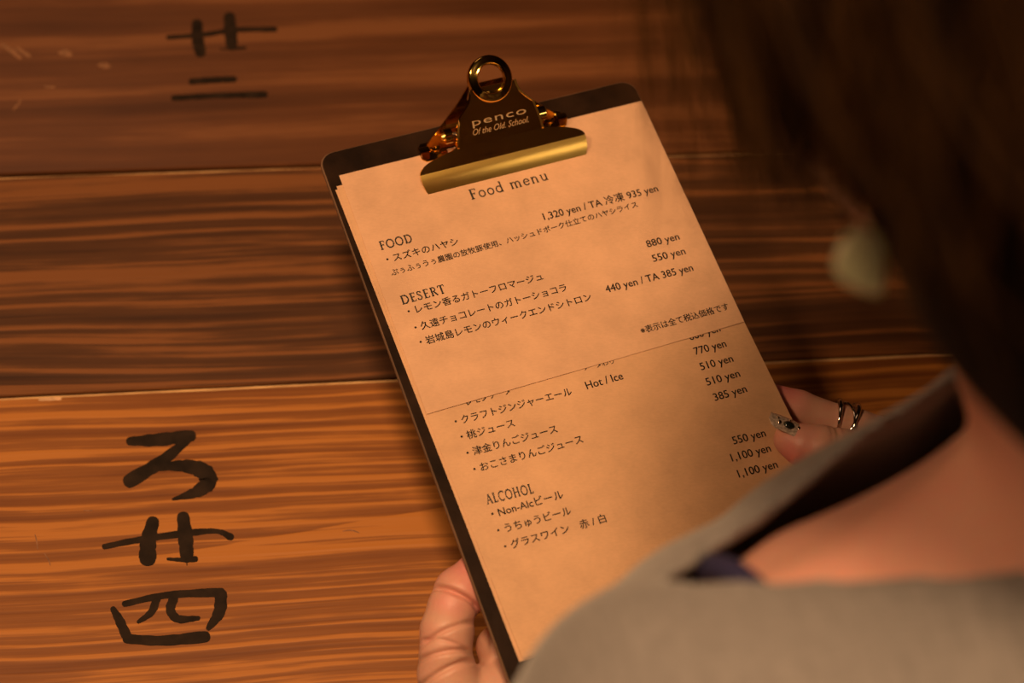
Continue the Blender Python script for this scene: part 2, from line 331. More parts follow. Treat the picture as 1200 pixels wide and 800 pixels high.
def mark(name, P_, Wd, m, plank, dz):
    V, F = stroke_flat(P_, Wd, 4); o = new_mesh(name, [tab(v[0], v[1], dz + .00012) for v in V], F, m, None, False)
    bm = bmesh.new(); bm.from_mesh(o.data)
    for f in bm.faces:
        f.normal_update()
        if f.normal.z < 0: f.normal_flip()
    bm.to_mesh(o.data); bm.free(); o.parent = plank; o.matrix_parent_inverse = (Matrix.Translation(Vector(table.location)) @ plank.matrix_parent_inverse).inverted()
M['scuff'] = simple('bare_wood_scuff', (.62, .36, .19), .7, var=.3, vscale=300); M['scuff_dim'] = simple('worn_wood_scuff', (.24, .105, .045), .7, var=.4, vscale=300)
for P_, Wd in (([(46, 468), (58, 467.5), (71, 467)], [3, 4, 3]),): mark('chip', P_, Wd, M['scuff'], planks[0], 0)
for P_, Wd in (([(41, 626), (43, 634), (44, 643)], [1, 1.6, 1]), ([(52, 648), (57, 656), (59, 662)], [1, 1.5, 1]), ([(402, 622), (412, 621), (421, 624)], [1, 1.6, 1]), ([(98, 598), (108, 598)], [1, 1.4])): mark('scratch', P_, Wd, M['scuff_dim'], planks[0], 0)
for P_, Wd in (([(2, 52), (14, 60), (24, 68)], [3, 6, 4]), ([(20, 56), (30, 63), (35, 66)], [3, 5, 4]), ([(70, 62), (77, 62), (83, 64)], [4, 8, 5]), ([(116, 76), (123, 77), (129, 78)], [3, 7, 3]), ([(52, 101), (58, 102), (64, 102)], [2, 3, 2]), ([(24, 118), (20, 124), (16, 128)], [2, 3, 2])): mark('scratch', P_, Wd, M['scuff_dim'], planks[2], -.0004)
for P_, Wd in (([(218, 604), (219, 630), (219, 662)], [1, 1.4, 1]),): mark('crack', P_, Wd, M['brush'], planks[0], 0)

# ------------------------------------------------------------------ clipboard
cb = empty('clipboard', bw(.08, .12, -.0015)); tag(cb, 'dark brown hardboard clipboard with a gold lever clip, held in both hands', 'clipboard')
BW_, BL_, BT = .160, .266, .003
def rounded(w, l, r, n=6):
    P = []
    for cx, cy, a0 in ((w - r, l - r, 0), (r, l - r, 90), (r, r, 180), (w - r, r, 270)):
        for k in range(n + 1):
            a = math.radians(a0 + 90 * k / n); P.append((cx + r * math.cos(a), cy + r * math.sin(a)))
    return P
P = rounded(BW_, BL_, .007); n = len(P)
lev = [(0.0006, 0), (0, -.0006), (0, -BT + .0006), (.0006, -BT)]
V = []; F = []
for ins, h in lev:
    for (u, v) in P:
        du, dv = u - BW_ / 2, v - BL_ / 2; V.append(bw(BW_ / 2 + du * (1 - ins / (BW_ / 2)), BL_ / 2 + dv * (1 - ins / (BL_ / 2)), h))
Fe = []
for j in range(3): Fe += [(j * n + k, j * n + (k + 1) % n, (j + 1) * n + (k + 1) % n, (j + 1) * n + k) for k in range(n)]
F = [tuple(range(n)), tuple(range(3 * n, 4 * n))[::-1]]
o = new_mesh('board', V, F + Fe, M['board'], None, False); o.data.materials.append(M['board_edge'])
for i, p in enumerate(o.data.polygons):
    if i >= 2: p.material_index = 1
keep(o, cb)

# lever clip -------------------------------------------------------
CU = .0820
def sheet(rows, thick, nu=24):
    """rows: (v, h, half width, bow) -> a thin bent plate with thickness"""
    V = []; nr = len(rows)
    for s in (0, 1):
        for i, (v, h, hw, bow) in enumerate(rows):
            a = rows[max(i - 1, 0)]; b = rows[min(i + 1, nr - 1)]; tv, th = b[0] - a[0], b[1] - a[1]; L_ = math.hypot(tv, th) + 1e-9
            nv, nh = -th / L_, tv / L_
            if nh < 0: nv, nh = -nv, -nh
            for k in range(nu + 1):
                x = -1 + 2 * k / nu; hh = h - bow * x * x
                V.append(bw(CU + hw * x, v - s * thick * nv, hh - s * thick * nh))
    m = nu + 1; F = []
    for i in range(nr - 1):
        for k in range(nu):
            q = (i * m + k, i * m + k + 1, (i + 1) * m + k + 1, (i + 1) * m + k); F.append(q); F.append(tuple(j + nr * m for j in q)[::-1])
    o_ = nr * m
    for i in range(nr - 1):
        for k in (0, nu):
            F.append((i * m + k, (i + 1) * m + k, (i + 1) * m + k + o_, i * m + k + o_))
    for i in (0, nr - 1):
        for k in range(nu): F.append((i * m + k, i * m + k + 1, i * m + k + 1 + o_, i * m + k + o_))
    return V, F
def add(name, VF, m, parent=cb, smooth=True, ang=None):
    bm = bmesh.new(); vs = [bm.verts.new(tuple(map(float, v))) for v in VF[0]]
    for f in VF[1]:
        try: bm.faces.new([vs[i] for i in f])
        except ValueError: pass
    o = from_bm(name, bm, m, None, smooth)
    if parent is not None: keep(o, parent)
    if smooth: o.modifiers.new('edges', 'EDGE_SPLIT').split_angle = math.radians(ang or 35)
    return o
# jaw: lip, fold and upper sweep
jr = []
for k in range(6):                                         # lip, rounded at the bottom corners
    t = k / 5; jr.append((.0352 - .0078 * t, .0010 + .0052 * t + .0006 * math.sin(math.pi * t), .0412 - .0018 * (1 - t) ** 3 * 1.0, 0))
jaw_lip = jr[:]
up = []
for k in range(9):                                         # upper face sweeping from the fold back to the plate
    t = k / 8; hw = .0412 * math.sqrt(max(0, 1 - (t * .93) ** 2)) ; up.append((.0274 - .0064 * t, .0062 + .0058 * t, max(hw, .0215), .0))
add('jaw_lip', sheet(jr, .0011, 30), M['gold_rough'])
add('jaw', sheet(up, .0011, 30), M['gold'])
# lever plate with flanged sides
lp = []
prof = [(.0215, .0118, .0205), (.0188, .0147, .0200), (.0155, .0182, .0190), (.0123, .0216, .0178), (.0098, .0242, .0142), (.0080, .0262, .0120), (.0058, .0282, .0110), (.0040, .0300, .0106)]
for v, h, hw in prof: lp.append((v, h, hw, 0))
add('lever_plate', sheet(lp, .0011, 16), M['gold'])
for s in (-1, 1):                                          # raised flanges along both edges
    P_ = [(CU + s * hw, v, h) for v, h, hw in prof]
    V = []; F = []
    for u, v, h in P_: V += [bw(u, v, h + .0006), bw(u + s * .0009, v, h + .0004), bw(u + s * .0016, v + .0006, h - .0052), bw(u + s * .0006, v + .0006, h - .0052)]
    for i in range(len(P_) - 1):
        for k in range(4): F.append((4 * i + k, 4 * i + (k + 1) % 4, 4 * i + 4 + (k + 1) % 4, 4 * i + 4 + k))
    F += [(0, 1, 2, 3), tuple(4 * (len(P_) - 1) + k for k in range(4))]
    add('flange', (V, F), M['gold_rough'] if s > 0 else M['gold'])
# ring at the top of the lever
RC = (CU, .0012, .0312); tv = np.array([-.0040, .0030]); tv = tv / np.linalg.norm(tv)   # the plate's own slope
def ringpt(r, a, off=0): return bw(RC[0] + r * math.cos(a), RC[1] + r * math.sin(a) * .90 + off * .5, RC[2] - r * math.sin(a) * .52 + off * .86)
V = []; F = []; prof_r = [(.0104, -.0035), (.0104, 0), (.0098, .0007), (.0088, .0008), (.0076, .0018), (.0069, .0020), (.0063, .0014), (.0062, -.0012), (.0068, -.0025)]
NA = 48
for a in range(NA):
    for r, off in prof_r: V.append(ringpt(r, 2 * math.pi * a / NA, off))
mr = len(prof_r)
for a in range(NA):
    for k in range(mr): F.append((a * mr + k, a * mr + (k + 1) % mr, ((a + 1) % NA) * mr + (k + 1) % mr, ((a + 1) % NA) * mr + k))
add('hanging_ring', (V, F), M['gold'], ang=50)
# backing plate: rises from two feet to behind the ring
br = [(.0135, .0016, .0330, 0), (.0115, .0040, .0325, 0), (.0095, .0068, .0290, 0), (.0070, .0105, .0240, 0), (.0045, .0140, .0195, 0), (.0020, .0178, .0150, 0), (-.0010, .0212, .0110, 0), (-.0030, .0232, .0085, 0)]
add('backing_plate', sheet(br, .0011, 16), M['gold'])
for s in (-1, 1):                                          # feet with rivets, side tabs and the pivot lugs
    for nm, (u0, u1, v0, v1, h0, h1) in dict(foot=(.0235, .0365, .0085, .0185, .0004, .0018)).items():
        P_ = [(x * s + CU, v) for x, v in ((u0, v0), (u1 - .002, v0), (u1, v0 + .002), (u1, v1 - .002), (u1 - .002, v1), (u0, v1))]
        V = [bw(u, v, h1) for u, v in P_] + [bw(u, v, h0) for u, v in P_]; F = [tuple(range(6)), tuple(range(6, 12))[::-1]] + [(k, (k + 1) % 6, 6 + (k + 1) % 6, 6 + k) for k in range(6)]
        add('foot', (V, F), M['gold'])
    rv = []
    for k in range(20):
        a = 2 * math.pi * k / 20; rv.append(a)
    V = []; F = []; pr = [(.0026, .0018), (.0026, .0026), (.0021, .0031), (.0013, .0031), (.0010, .0024), (.0008, .0010)]
    for a in rv:
        for r, h in pr: V.append(bw(CU + s * .0288 + r * math.cos(a), .0125 + r * math.sin(a), h))
    for a in range(20):
        for k in range(5): F.append((a * 6 + k, a * 6 + k + 1, ((a + 1) % 20) * 6 + k + 1, ((a + 1) % 20) * 6 + k))
    add('rivet', (V, F), M['gold'])
    V, F = sheet([(.010, .0018, .0020, 0), (.0125, .0045, .0026, 0), (.0155, .0052, .0022, 0), (.0175, .0020, .0016, 0)], .0009, 8)
    V = [np.array(v) + B[:, 0] * s * .0345 for v in V]; add('tab', (V, F), M['gold'])
    V, F = tube([bw(CU + s * .0215, .0130, .0105), bw(CU + s * .0250, .0130, .0105)], [.0036, .0036], 20); add('pivot_lug', (V, F), M['gold'])
    V, F = tube([bw(CU + s * .0250, .0130, .0105), bw(CU + s * .0262, .0130, .0105)], [.0018, .0015], 16); add('pivot_head', (V, F), M['gold_rough'])
V, F = tube([bw(CU - .0215, .0130, .0105), bw(CU + .0215, .0130, .0105)], .0012, 12); add('pivot_rod', (V, F), M['steel'])
sp = [bw(CU - .012 + .024 * k / 160, .0130 + .0026 * math.cos(k * .62), .0100 + .0026 * math.sin(k * .62)) for k in range(161)]
V, F = tube(sp, .0005, 6); add('spring', (V, F), M['steel'])

# ------------------------------------------------------------------ printed sheets
T1 = dict(u0=.0062, u1=.1590, v0=.0140, v1=.1390, h=.00110)
T2 = dict(u0=.0034, u1=.1566, v0=.0190, v1=.2520, h=.00070)
T3 = dict(u0=.0024, u1=.1560, v0=.0205, v1=.2526, h=.00030)
def lift(T, u, v):
    h = T['h']
    if T is T1:
        t = max(0, (v - .095) / .044); h += .00015 * t * t * (.75 + .25 * math.sin(u * 30))
        h += .00010 * math.sin(u * 38 + 1) * max(0, min(1, (v - .03) / .05))
    if T is T2:
        t = max(0, (v - .150) / .085); h += .0006 * t * t
    return h
SK = .0135      # the sheets are set a hair askew of one another
def sheet_obj(T, m, name, label, skew=0.0):
    nu, nv = 40, 60; V = []; F = []
    for s in (0, 1):
        for j in range(nv + 1):
            for i in range(nu + 1):
                u = T['u0'] + (T['u1'] - T['u0']) * i / nu; v = T['v0'] + (T['v1'] - T['v0']) * j / nv
                V.append(bw(u + skew * (v - .02), v, lift(T, u, v) - s * .00018))
    mm = nu + 1; K = mm * (nv + 1)
    for j in range(nv):
        for i in range(nu):
            q = (j * mm + i, j * mm + i + 1, (j + 1) * mm + i + 1, (j + 1) * mm + i); F.append(q); F.append(tuple(x + K for x in q)[::-1])
    for i in range(nu): F.append((i, i + 1, i + 1 + K, i + K)); F.append((nv * mm + i, nv * mm + i + 1, nv * mm + i + 1 + K, nv * mm + i + K))
    for j in range(nv): F.append((j * mm, (j + 1) * mm, (j + 1) * mm + K, j * mm + K)); F.append((j * mm + nu, (j + 1) * mm + nu, (j + 1) * mm + nu + K, j * mm + nu + K))
    o = add(name, (V, F), m, None, True, 40)
    tag(o, label, 'menu sheet', 'kraft menu sheets under the clip'); return o
s1 = sheet_obj(T1, M['kraft'], 'menu_sheet', 'short kraft paper food menu sheet on top, ending halfway down the clipboard')
s2 = sheet_obj(T2, M['kraft_b'], 'menu_sheet', 'long kraft paper drinks sheet with juice and alcohol prices under the food menu', .022)
s3 = sheet_obj(T3, M['kraft_b'], 'menu_sheet', 'bottom kraft sheet whose thin left edge peeks out beneath the drinks sheet', .020)

def put(T, sheet_o, pts2d, faces, name='printed_text', m=None):
    V = [bw(u, v, lift(T, u, v) + .00016) for u, v in pts2d]
    o = new_mesh(name, V, faces, m or M['ink'], None, False); bm = bmesh.new(); bm.from_mesh(o.data)
    nrm = Vector(-B[:, 2])
    for f in bm.faces:
        f.normal_update()
        if f.normal.dot(nrm) < 0: f.normal_flip()
    bm.to_mesh(o.data); bm.free(); o.parent = sheet_o; return o
def text_mesh(s, offset=0.0, shear=0.0, space=1.0):
    c = bpy.data.curves.new('t', 'FONT'); c.body = s; c.resolution_u = 3; c.offset = offset; c.shear = shear; c.space_character = space
    o = bpy.data.objects.new('t', c); COL.objects.link(o); bpy.context.view_layer.update()
    me = o.to_mesh(); V = [(v.co.x, v.co.y) for v in me.vertices]; F = [tuple(p.vertices) for p in me.polygons]
    o.to_mesh_clear(); bpy.data.objects.remove(o); bpy.data.curves.remove(c); return V, F
def line_of(T, sh, s, a, b, size, VF=None, weight=.018, name='printed_text'):
    """print s on sheet T from baseline pixel a to baseline pixel b, letter size in metres"""
    V, F = VF or text_mesh(s)
    if not VF: V, F = join_vf([(V, F), ([(x + .026, y + .004) for x, y in V], F), ([(x + .013, y + .014) for x, y in V], F)])
    xs = [v[0] for v in V]; x0, x1 = min(xs), max(xs)
    A = np.array(buv(*a, T['h'])); E = np.array(buv(*b, T['h'])); d = E - A; L_ = np.linalg.norm(d); d /= L_; nn = np.array([d[1], -d[0]])
    pts = [A + d * (x - x0) / (x1 - x0) * L_ + nn * y * size for x, y in V]
    return put(T, sh, pts, F, name)

# serif capitals and the title, drawn stroke by stroke
def arc(cx, cy, rx, ry, a0, a1, n=18): return [(cx + rx * math.cos(math.radians(a0 + (a1 - a0) * k / n)), cy + ry * math.sin(math.radians(a0 + (a1 - a0) * k / n))) for k in range(n + 1)]
TK, TN = .125, .060
G = {
 'F': (.66, [([(.2, 0), (.2, 1)], TK), ([(.06, .97), (.60, .97)], TN), ([(.60, .98), (.61, .80)], TN), ([(.2, .52), (.48, .52)], TN), ([(.48, .62), (.48, .42)], TN), ([(.06, .03), (.36, .03)], TN)]),
 'E': (.68, [([(.2, 0), (.2, 1)], TK), ([(.06, .97), (.58, .97)], TN), ([(.58, .98), (.59, .82)], TN), ([(.2, .52), (.48, .52)], TN), ([(.48, .6), (.48, .44)], TN), ([(.06, .03), (.60, .03)], TN), ([(.60, .02), (.62, .2)], TN)]),
 'O': (.98, [(arc(.49, .5, .40, .47, 60, 300), .10), (arc(.49, .5, .40, .47, -60, 60), .10)]),
 'C': (.86, [(arc(.49, .5, .40, .47, 48, 312), .10), ([(.76, .98), (.77, .78)], TN)]),
 'D': (.92, [([(.2, 0), (.2, 1)], TK), ([(.06, .97), (.42, .97)], TN), ([(.06, .03), (.42, .03)], TN), (arc(.38, .5, .44, .47, -88, 88), .10)]),
 'S': (.62, [([(.50, .80), (.42, .93), (.28, .97), (.13, .88), (.12, .70), (.28, .56), (.44, .44), (.52, .26), (.42, .08), (.26, .03), (.10, .10), (.07, .24)], .09), ([(.50, .96), (.51, .76)], TN), ([(.07, .04), (.07, .25)], TN)]),
 'R': (.80, [([(.2, 0), (.2, 1)], TK), ([(.06, .97), (.40, .97)], TN), (arc(.36, .74, .24, .23, -90, 90), .09), ([(.2, .51), (.38, .51)], TN), ([(.40, .51), (.70, .03)], .11), ([(.06, .03), (.34, .03)], TN), ([(.66, .03), (.80, .03)], TN)]),
 'T': (.78, [([(.38, 0), (.38, 1)], TK), ([(.06, .97), (.70, .97)], TN), ([(.06, .98), (.04, .78)], TN), ([(.70, .98), (.72, .78)], TN), ([(.24, .03), (.52, .03)], TN)]),
 'A': (.86, [([(.12, .03), (.42, .98)], .06), ([(.42, 1.0), (.74, .03)], TK), ([(.24, .36), (.62, .36)], TN), ([(.0, .03), (.24, .03)], TN), ([(.60, .03), (.88, .03)], TN)]),
 'L': (.66, [([(.2, 0), (.2, 1)], TK), ([(.06, .97), (.36, .97)], TN), ([(.06, .03), (.56, .03)], TN), ([(.56, .02), (.59, .22)], TN)]),
 'H': (.98, [([(.2, 0), (.2, 1)], TK), ([(.76, 0), (.76, 1)], TK), ([(.2, .52), (.76, .52)], TN), ([(.06, .97), (.34, .97)], TN), ([(.06, .03), (.34, .03)], TN), ([(.62, .97), (.90, .97)], TN), ([(.62, .03), (.90, .03)], TN)]),
 'o': (.66, [(arc(.33, .33, .25, .30, 60, 300), .085), (arc(.33, .33, .25, .30, -60, 60), .085)]),
 'd': (.72, [(arc(.32, .33, .25, .30, 40, 320), .085), ([(.55, 0), (.55, 1.06)], .10), ([(.42, 1.03), (.56, 1.03)], TN), ([(.55, .03), (.66, .05)], TN)]),
 'm': (1.08, [([(.16, 0), (.16, .66)], .10), ([(.05, .63), (.18, .63)], TN), ([(.18, .50), (.32, .63), (.46, .60), (.52, .48)], .08), ([(.53, 0), (.53, .50)], .10), ([(.54, .50), (.68, .63), (.82, .60), (.88, .48)], .08), ([(.89, 0), (.89, .50)], .10), ([(.06, .03), (.27, .03)], TN), ([(.43, .03), (.63, .03)], TN), ([(.79, .03), (1.0, .03)], TN)]),
 'e': (.60, [(arc(.32, .33, .24, .30, 5, 325), .085), ([(.10, .36), (.56, .36)], .06)]),
 'n': (.74, [([(.16, 0), (.16, .66)], .10), ([(.05, .63), (.18, .63)], TN), ([(.18, .50), (.34, .63), (.48, .60), (.55, .46)], .08), ([(.55, 0), (.55, .50)], .10), ([(.06, .03), (.27, .03)], TN), ([(.45, .03), (.66, .03)], TN)]),
 'u': (.74, [([(.15, .66), (.15, .20), (.22, .06), (.36, .03), (.50, .12), (.54, .2)], .085), ([(.55, .66), (.55, .02)], .10), ([(.04, .63), (.17, .63)], TN), ([(.44, .63), (.57, .63)], TN), ([(.55, .03), (.67, .04)], TN)]),
 ' ': (.36, []),
}
def serif(s, gap=.10, wt=1.5):
    V = []; F = []; x = 0
    for ch in s:
        adv, st = G[ch]
        for P_, wd in st:
            Q = [np.array(p) for p in P_]; wd = wd * wt; o = len(V)
            for i, q in enumerate(Q):
                a = Q[max(i - 1, 0)]; b = Q[min(i + 1, len(Q) - 1)]; t = (b - a) / np.linalg.norm(b - a); nn = np.array([-t[1], t[0]]) * wd / 2
                V += [(x + q[0] + nn[0], q[1] + nn[1]), (x + q[0] - nn[0], q[1] - nn[1])]
            F += [(o + 2 * i, o + 2 * i + 1, o + 2 * i + 3, o + 2 * i + 2) for i in range(len(Q) - 1)]
        x += adv + gap
    return V, F
line_of(T1, s1, '', (553, 234), (643, 210.5), .0054, serif('Food menu', .12, 1.35))
line_of(T1, s1, '', (447, 293), (484, 283.5), .0044, serif('FOOD'))
line_of(T1, s1, '', (472, 357), (523, 343), .0044, serif('DESERT'))
line_of(T2, s2, '', (571, 591), (626, 577.5), .0044, serif('ALCOHOL'))
JP = .0044
L1 = [('・スズキのハヤシ', (454, 308), (538, 286), JP), ('1,320 yen / TA 冷凍 935 yen', (638, 258), (772, 224), .0052),
      ('ぷぅふぅうぅ農園の放牧豚使用、ハッシュドポーク仕立てのハヤシライス', (459, 323), (748, 242), .0036),
      ('・レモン香るガトーフロマージュ', (479, 369), (637, 327), JP), ('880 yen', (759, 290), (797, 280.5), .0052),
      ('・久遠チョコレートのガトーショコラ', (487, 388), (665, 340), JP), ('550 yen', (766, 307), (804, 297.5), .0052),
      ('・岩城島レモンのウィークエンドシトロン', (493, 405), (694, 351), JP), ('440 yen / TA 385 yen', (711, 343), (813, 317), .0052),
      ('※表示は全て税込価格です', (752, 391), (855, 362), .0040)]
L2 = [('・レモンソーダ', (540, 477), (600, 460), JP), ('ソーダわり', (684, 434), (720, 425.5), .0034), ('660 yen', (809, 399), (845, 388), .0052),
      ('・クラフトジンジャーエール', (534, 498), (671, 462), JP), ('Hot / Ice', (688, 456), (731, 444), .0052), ('770 yen', (815, 416), (852, 406), .0052),
      ('・桃ジュース', (541, 516), (604, 499), JP), ('510 yen', (822, 434), (860, 423.5), .0052),
      ('・津金りんごジュース', (548, 535), (654, 506), JP), ('510 yen', (829, 452), (868, 441), .0052),
      ('・おこさまりんごジュース', (556, 554), (684, 518), JP), ('385 yen', (838, 470), (876, 459), .0052),
      ('・Non-Alcビール', (577, 607), (661, 583), .0046), ('550 yen', (860, 521), (898, 511), .0052),
      ('・うちゅうビール', (584, 626), (670, 602), JP), ('1,100 yen', (858, 541), (904, 529), .0052),
      ('・グラスワイン　赤 / 白', (592, 645), (711, 611), JP), ('1,100 yen', (866, 560), (912, 548), .0052)]
for s, a, b, z in L1: line_of(T1, s1, s, a, b, z)
for s, a, b, z in L2: line_of(T2, s2, s, a, b, z)

# raised lettering on the lever plate
def on_plate(VF, u0, u1, t0, size, name):
    V, F = VF; xs = [v[0] for v in V]; x0, x1 = min(xs), max(xs); v0, h0 = .0215, .0118; dv, dh = (.0123 - .0215), (.0216 - .0118); L_ = math.hypot(dv, dh); dv /= L_; dh /= L_
    out = []
    for x, y in V:
        d = t0 + y * size; out.append(bw(CU + u0 + (x - x0) / (x1 - x0) * (u1 - u0), v0 + dv * d - .00015 * dh * -1, h0 + dh * d + .00012 + .0001))
    o = new_mesh(name, out, F, M['gold_letter'], None, False); keep(o, cb); return o
M['gold_letter'] = simple('pale_gold_lettering', (0.80, 0.60, 0.32), .5, .6)
V, F = text_mesh('penco', -.004, 0, 1.1)
on_plate((V, F), -.0125, .0140, .0086, .0050, 'maker_lettering')
on_plate(text_mesh('Of the Old. School.', -.006, .35), -.0130, .0145, .0042, .0042, 'script_lettering')

# ------------------------------------------------------------------ implicit modelling for the figure
class SDF:
    def __init__(s, lo, hi, vox):
        s.vox = vox; s.lo = np.array(lo, float); s.n = np.ceil((np.array(hi) - s.lo) / vox).astype(int) + 1
        s.a = np.full(s.n, 1.0, np.float32)
        s.ax = [(s.lo[i] + vox * np.arange(s.n[i])).astype(np.float32) for i in range(3)]
    def sub(s, lo, hi):
        sl = []
        for i in range(3):
            a = int(np.clip((lo[i] - s.lo[i]) / s.vox, 0, s.n[i])); b = int(np.clip((hi[i] - s.lo[i]) / s.vox + 1, 0, s.n[i])); sl.append(slice(a, b))
        return tuple(sl), s.ax[0][sl[0]][:, None, None], s.ax[1][sl[1]][None, :, None], s.ax[2][sl[2]][None, None, :]
    def merge(s, sl, d, k):
        c = s.a[sl]
        if k > 0: h = np.clip(.5 + .5 * (c - d) / k, 0, 1); s.a[sl] = c * (1 - h) + d * h - k * h * (1 - h)
        else: s.a[sl] = np.minimum(c, d)
    def carve(s, sl, d, k):
        c = s.a[sl]; d = -d; h = np.clip(.5 - .5 * (c - d) / k, 0, 1); s.a[sl] = c * (1 - h) + d * h + k * h * (1 - h)
    def cap(s, a, b, ra, rb, k=.004, flat=None):
        """a tapered limb from a to b; flat=(axis, factor) squashes it"""
        a = np.array(a, float); b = np.array(b, float); r = max(ra, rb) + k * 2 + 3 * s.vox; fac = 1.0
        if flat: fac = max(1, flat[1]) ; r *= fac
        sl, X, Y, Z = s.sub(np.minimum(a, b) - r, np.maximum(a, b) + r)
        if min(s.a[sl].shape) == 0: return
        ba = b - a; L2_ = ba @ ba + 1e-12; px, py, pz = X - a[0], Y - a[1], Z - a[2]
        t = np.clip((px * ba[0] + py * ba[1] + pz * ba[2]) / L2_, 0, 1)
        qx, qy, qz = px - t * ba[0], py - t * ba[1], pz - t * ba[2]
        if flat:
            f, ff = np.array(flat[0], float), flat[1]; f = f / np.linalg.norm(f); c = (qx * f[0] + qy * f[1] + qz * f[2]) * (1 / ff - 1)
            qx = qx + c * f[0]; qy = qy + c * f[1]; qz = qz + c * f[2]
        s.merge(sl, (np.sqrt(qx * qx + qy * qy + qz * qz) - (ra + (rb - ra) * t)).astype(np.float32), k)
    def ell(s, c, r, k=.004, axes=None, carve=False):
        c = np.array(c, float); r = np.array(r, float); A = np.eye(3) if axes is None else np.array(axes, float)
        rr = r.max() + k * 2 + 3 * s.vox; sl, X, Y, Z = s.sub(c - rr, c + rr)
        if min(s.a[sl].shape) == 0: return
        px, py, pz = X - c[0], Y - c[1], Z - c[2]; L = [px * A[i][0] + py * A[i][1] + pz * A[i][2] for i in range(3)]
        k0 = np.sqrt(sum((L[i] / r[i]) ** 2 for i in range(3))); k1 = np.sqrt(sum((L[i] / r[i] ** 2) ** 2 for i in range(3))) + 1e-9
        d = (k0 * (k0 - 1) / k1).astype(np.float32); (s.carve if carve else s.merge)(sl, d, k)
    def mesh(s):
        g = vdb.FloatGrid(4.0); g.copyFromArray(np.ascontiguousarray(np.clip(s.a / s.vox, -3.9, 3.9), dtype=np.float32)); P, Q = g.convertToQuads(0.0)
        P = P * s.vox + s.lo; t6 = np.einsum('ij,ij->i', P[Q[:, 0]] - P.mean(0), np.cross(P[Q[:, 1]] - P.mean(0), P[Q[:, 2]] - P.mean(0))).sum()
        return P, (Q if t6 > 0 else Q[:, ::-1])
def normals(V, Q):
    n = np.cross(V[Q[:, 2]] - V[Q[:, 0]], V[Q[:, 3]] - V[Q[:, 1]]); N = np.zeros_like(V)
    for i in range(4): np.add.at(N, Q[:, i], n)
    return N / (np.linalg.norm(N, axis=1, keepdims=True) + 1e-12)
def smooth(V, Q, it):
    E = np.concatenate([Q[:, [0, 1]], Q[:, [1, 2]], Q[:, [2, 3]], Q[:, [3, 0]]]); E = np.concatenate([E, E[:, ::-1]])
    cnt = np.bincount(E[:, 0], minlength=len(V))[:, None]
    for _ in range(it):
        S_ = np.stack([np.bincount(E[:, 0], weights=V[E[:, 1], i], minlength=len(V)) for i in range(3)], 1) / np.maximum(cnt, 1); V = V * .4 + S_ * .6
    return V

# body frame ------------------------------------------------------------
UP = np.array([0, 0, 1.0]); LF = np.array([-.967, -.253, 0]); FW = np.array([-.253, .967, 0])
NB = np.array([.245, .155, .299])                      # base of the neck
def bd(l, f, u): return NB + LF * l + FW * f + UP * u
HC = np.array([.187, .233, .432])                      # centre of the head
pit = math.radians(44); HZ = UP * math.cos(pit) + FW * math.sin(pit); HY = FW * math.cos(pit) - UP * math.sin(pit); HX = -LF
HA = np.array([HX, HY, HZ])
def hd(x, y, z): return HC + HX * x + HY * y + HZ * z
BA = np.array([-LF, FW, UP])
SHL = bd(.150, .0, -.042); SHR = bd(-.150, .0, -.050)
ELL = np.array([-.035, -.005, .055]); WRL = np.array([.040, .172, .040])
ELR = np.array([.50, .10, .07]); WRR = np.array([.357, .262, .058])
PEL = bd(0, -.13, -.49)
s = SDF((-.12, -.32, -.42), (.60, .42, .60), .0042)
s.ell(PEL + UP * .02, (.165, .115, .12), .03, BA)
s.ell(bd(0, -.10, -.33), (.128, .09, .14), .05, BA)
s.ell(bd(0, -.055, -.16), (.140, .098, .16), .05, BA)
s.ell(bd(.07, .035, -.17), (.052, .045, .055), .03, BA); s.ell(bd(-.07, .035, -.17), (.052, .045, .055), .03, BA)
[(s.cap(bd(e * .125, .002, -.040), bd(0, 0, -.014), .042, .045, .04), s.cap(bd(e * .10, .028, -.050), bd(0, .030, -.040), .036, .040, .03)) for e in (1, -1)]
s.cap(bd(0, -.015, -.03), bd(0, -.02, -.05), .07, .08, .05)
s.cap(NB - UP * .02, hd(.004, -.020, -.05), .054, .047, .035)
s.cap(bd(.02, .052, -.002), bd(.125, .026, -.008), .008, .009, .016); s.cap(bd(-.02, .052, -.002), bd(-.125, .026, -.012), .008, .009, .016)   # collarbones
for SH, EL, WR in ((SHL, ELL, WRL), (SHR, ELR, WRR)):
    s.cap(SH, EL, .043, .034, .025); s.cap(EL, WR, .034, .0245, .02)
# head: skull, jaw, nose, brow, cheeks, lips, ears
s.ell(hd(0, -.008, .022), (.073, .092, .088), .01, HA)
s.ell(hd(0, .018, -.035), (.056, .066, .072), .035, HA)
s.ell(hd(0, .058, -.088), (.022, .020, .020), .025, HA)
s.cap(hd(0, .078, .016), hd(0, .098, -.022), .007, .0125, .014); s.cap(hd(-.011, .088, -.027), hd(.011, .088, -.027), .0075, .0075, .008)
s.cap(hd(-.045, .072, .022), hd(.045, .072, .022), .009, .009, .02)
for e in (-1, 1):
    s.ell(hd(e * .032, .088, .003), (.017, .013, .012), .010, HA, True)
    s.ell(hd(e * .037, .062, -.026), (.022, .020, .022), .02, HA)
    s.cap(hd(e * .074, -.010, .012), hd(e * .070, -.004, -.030), .012, .0075, .006, (HX, .55))
    s.ell(hd(e * .083, -.004, -.004), (.007, .008, .014), .004, HA, True)
s.cap(hd(-.018, .082, -.052), hd(.018, .082, -.052), .006, .006, .006); s.cap(hd(-.015, .080, -.060), hd(.015, .080, -.060), .0068, .0068, .006)
bV, bQ = s.mesh(); bV = smooth(bV, bQ, 3)

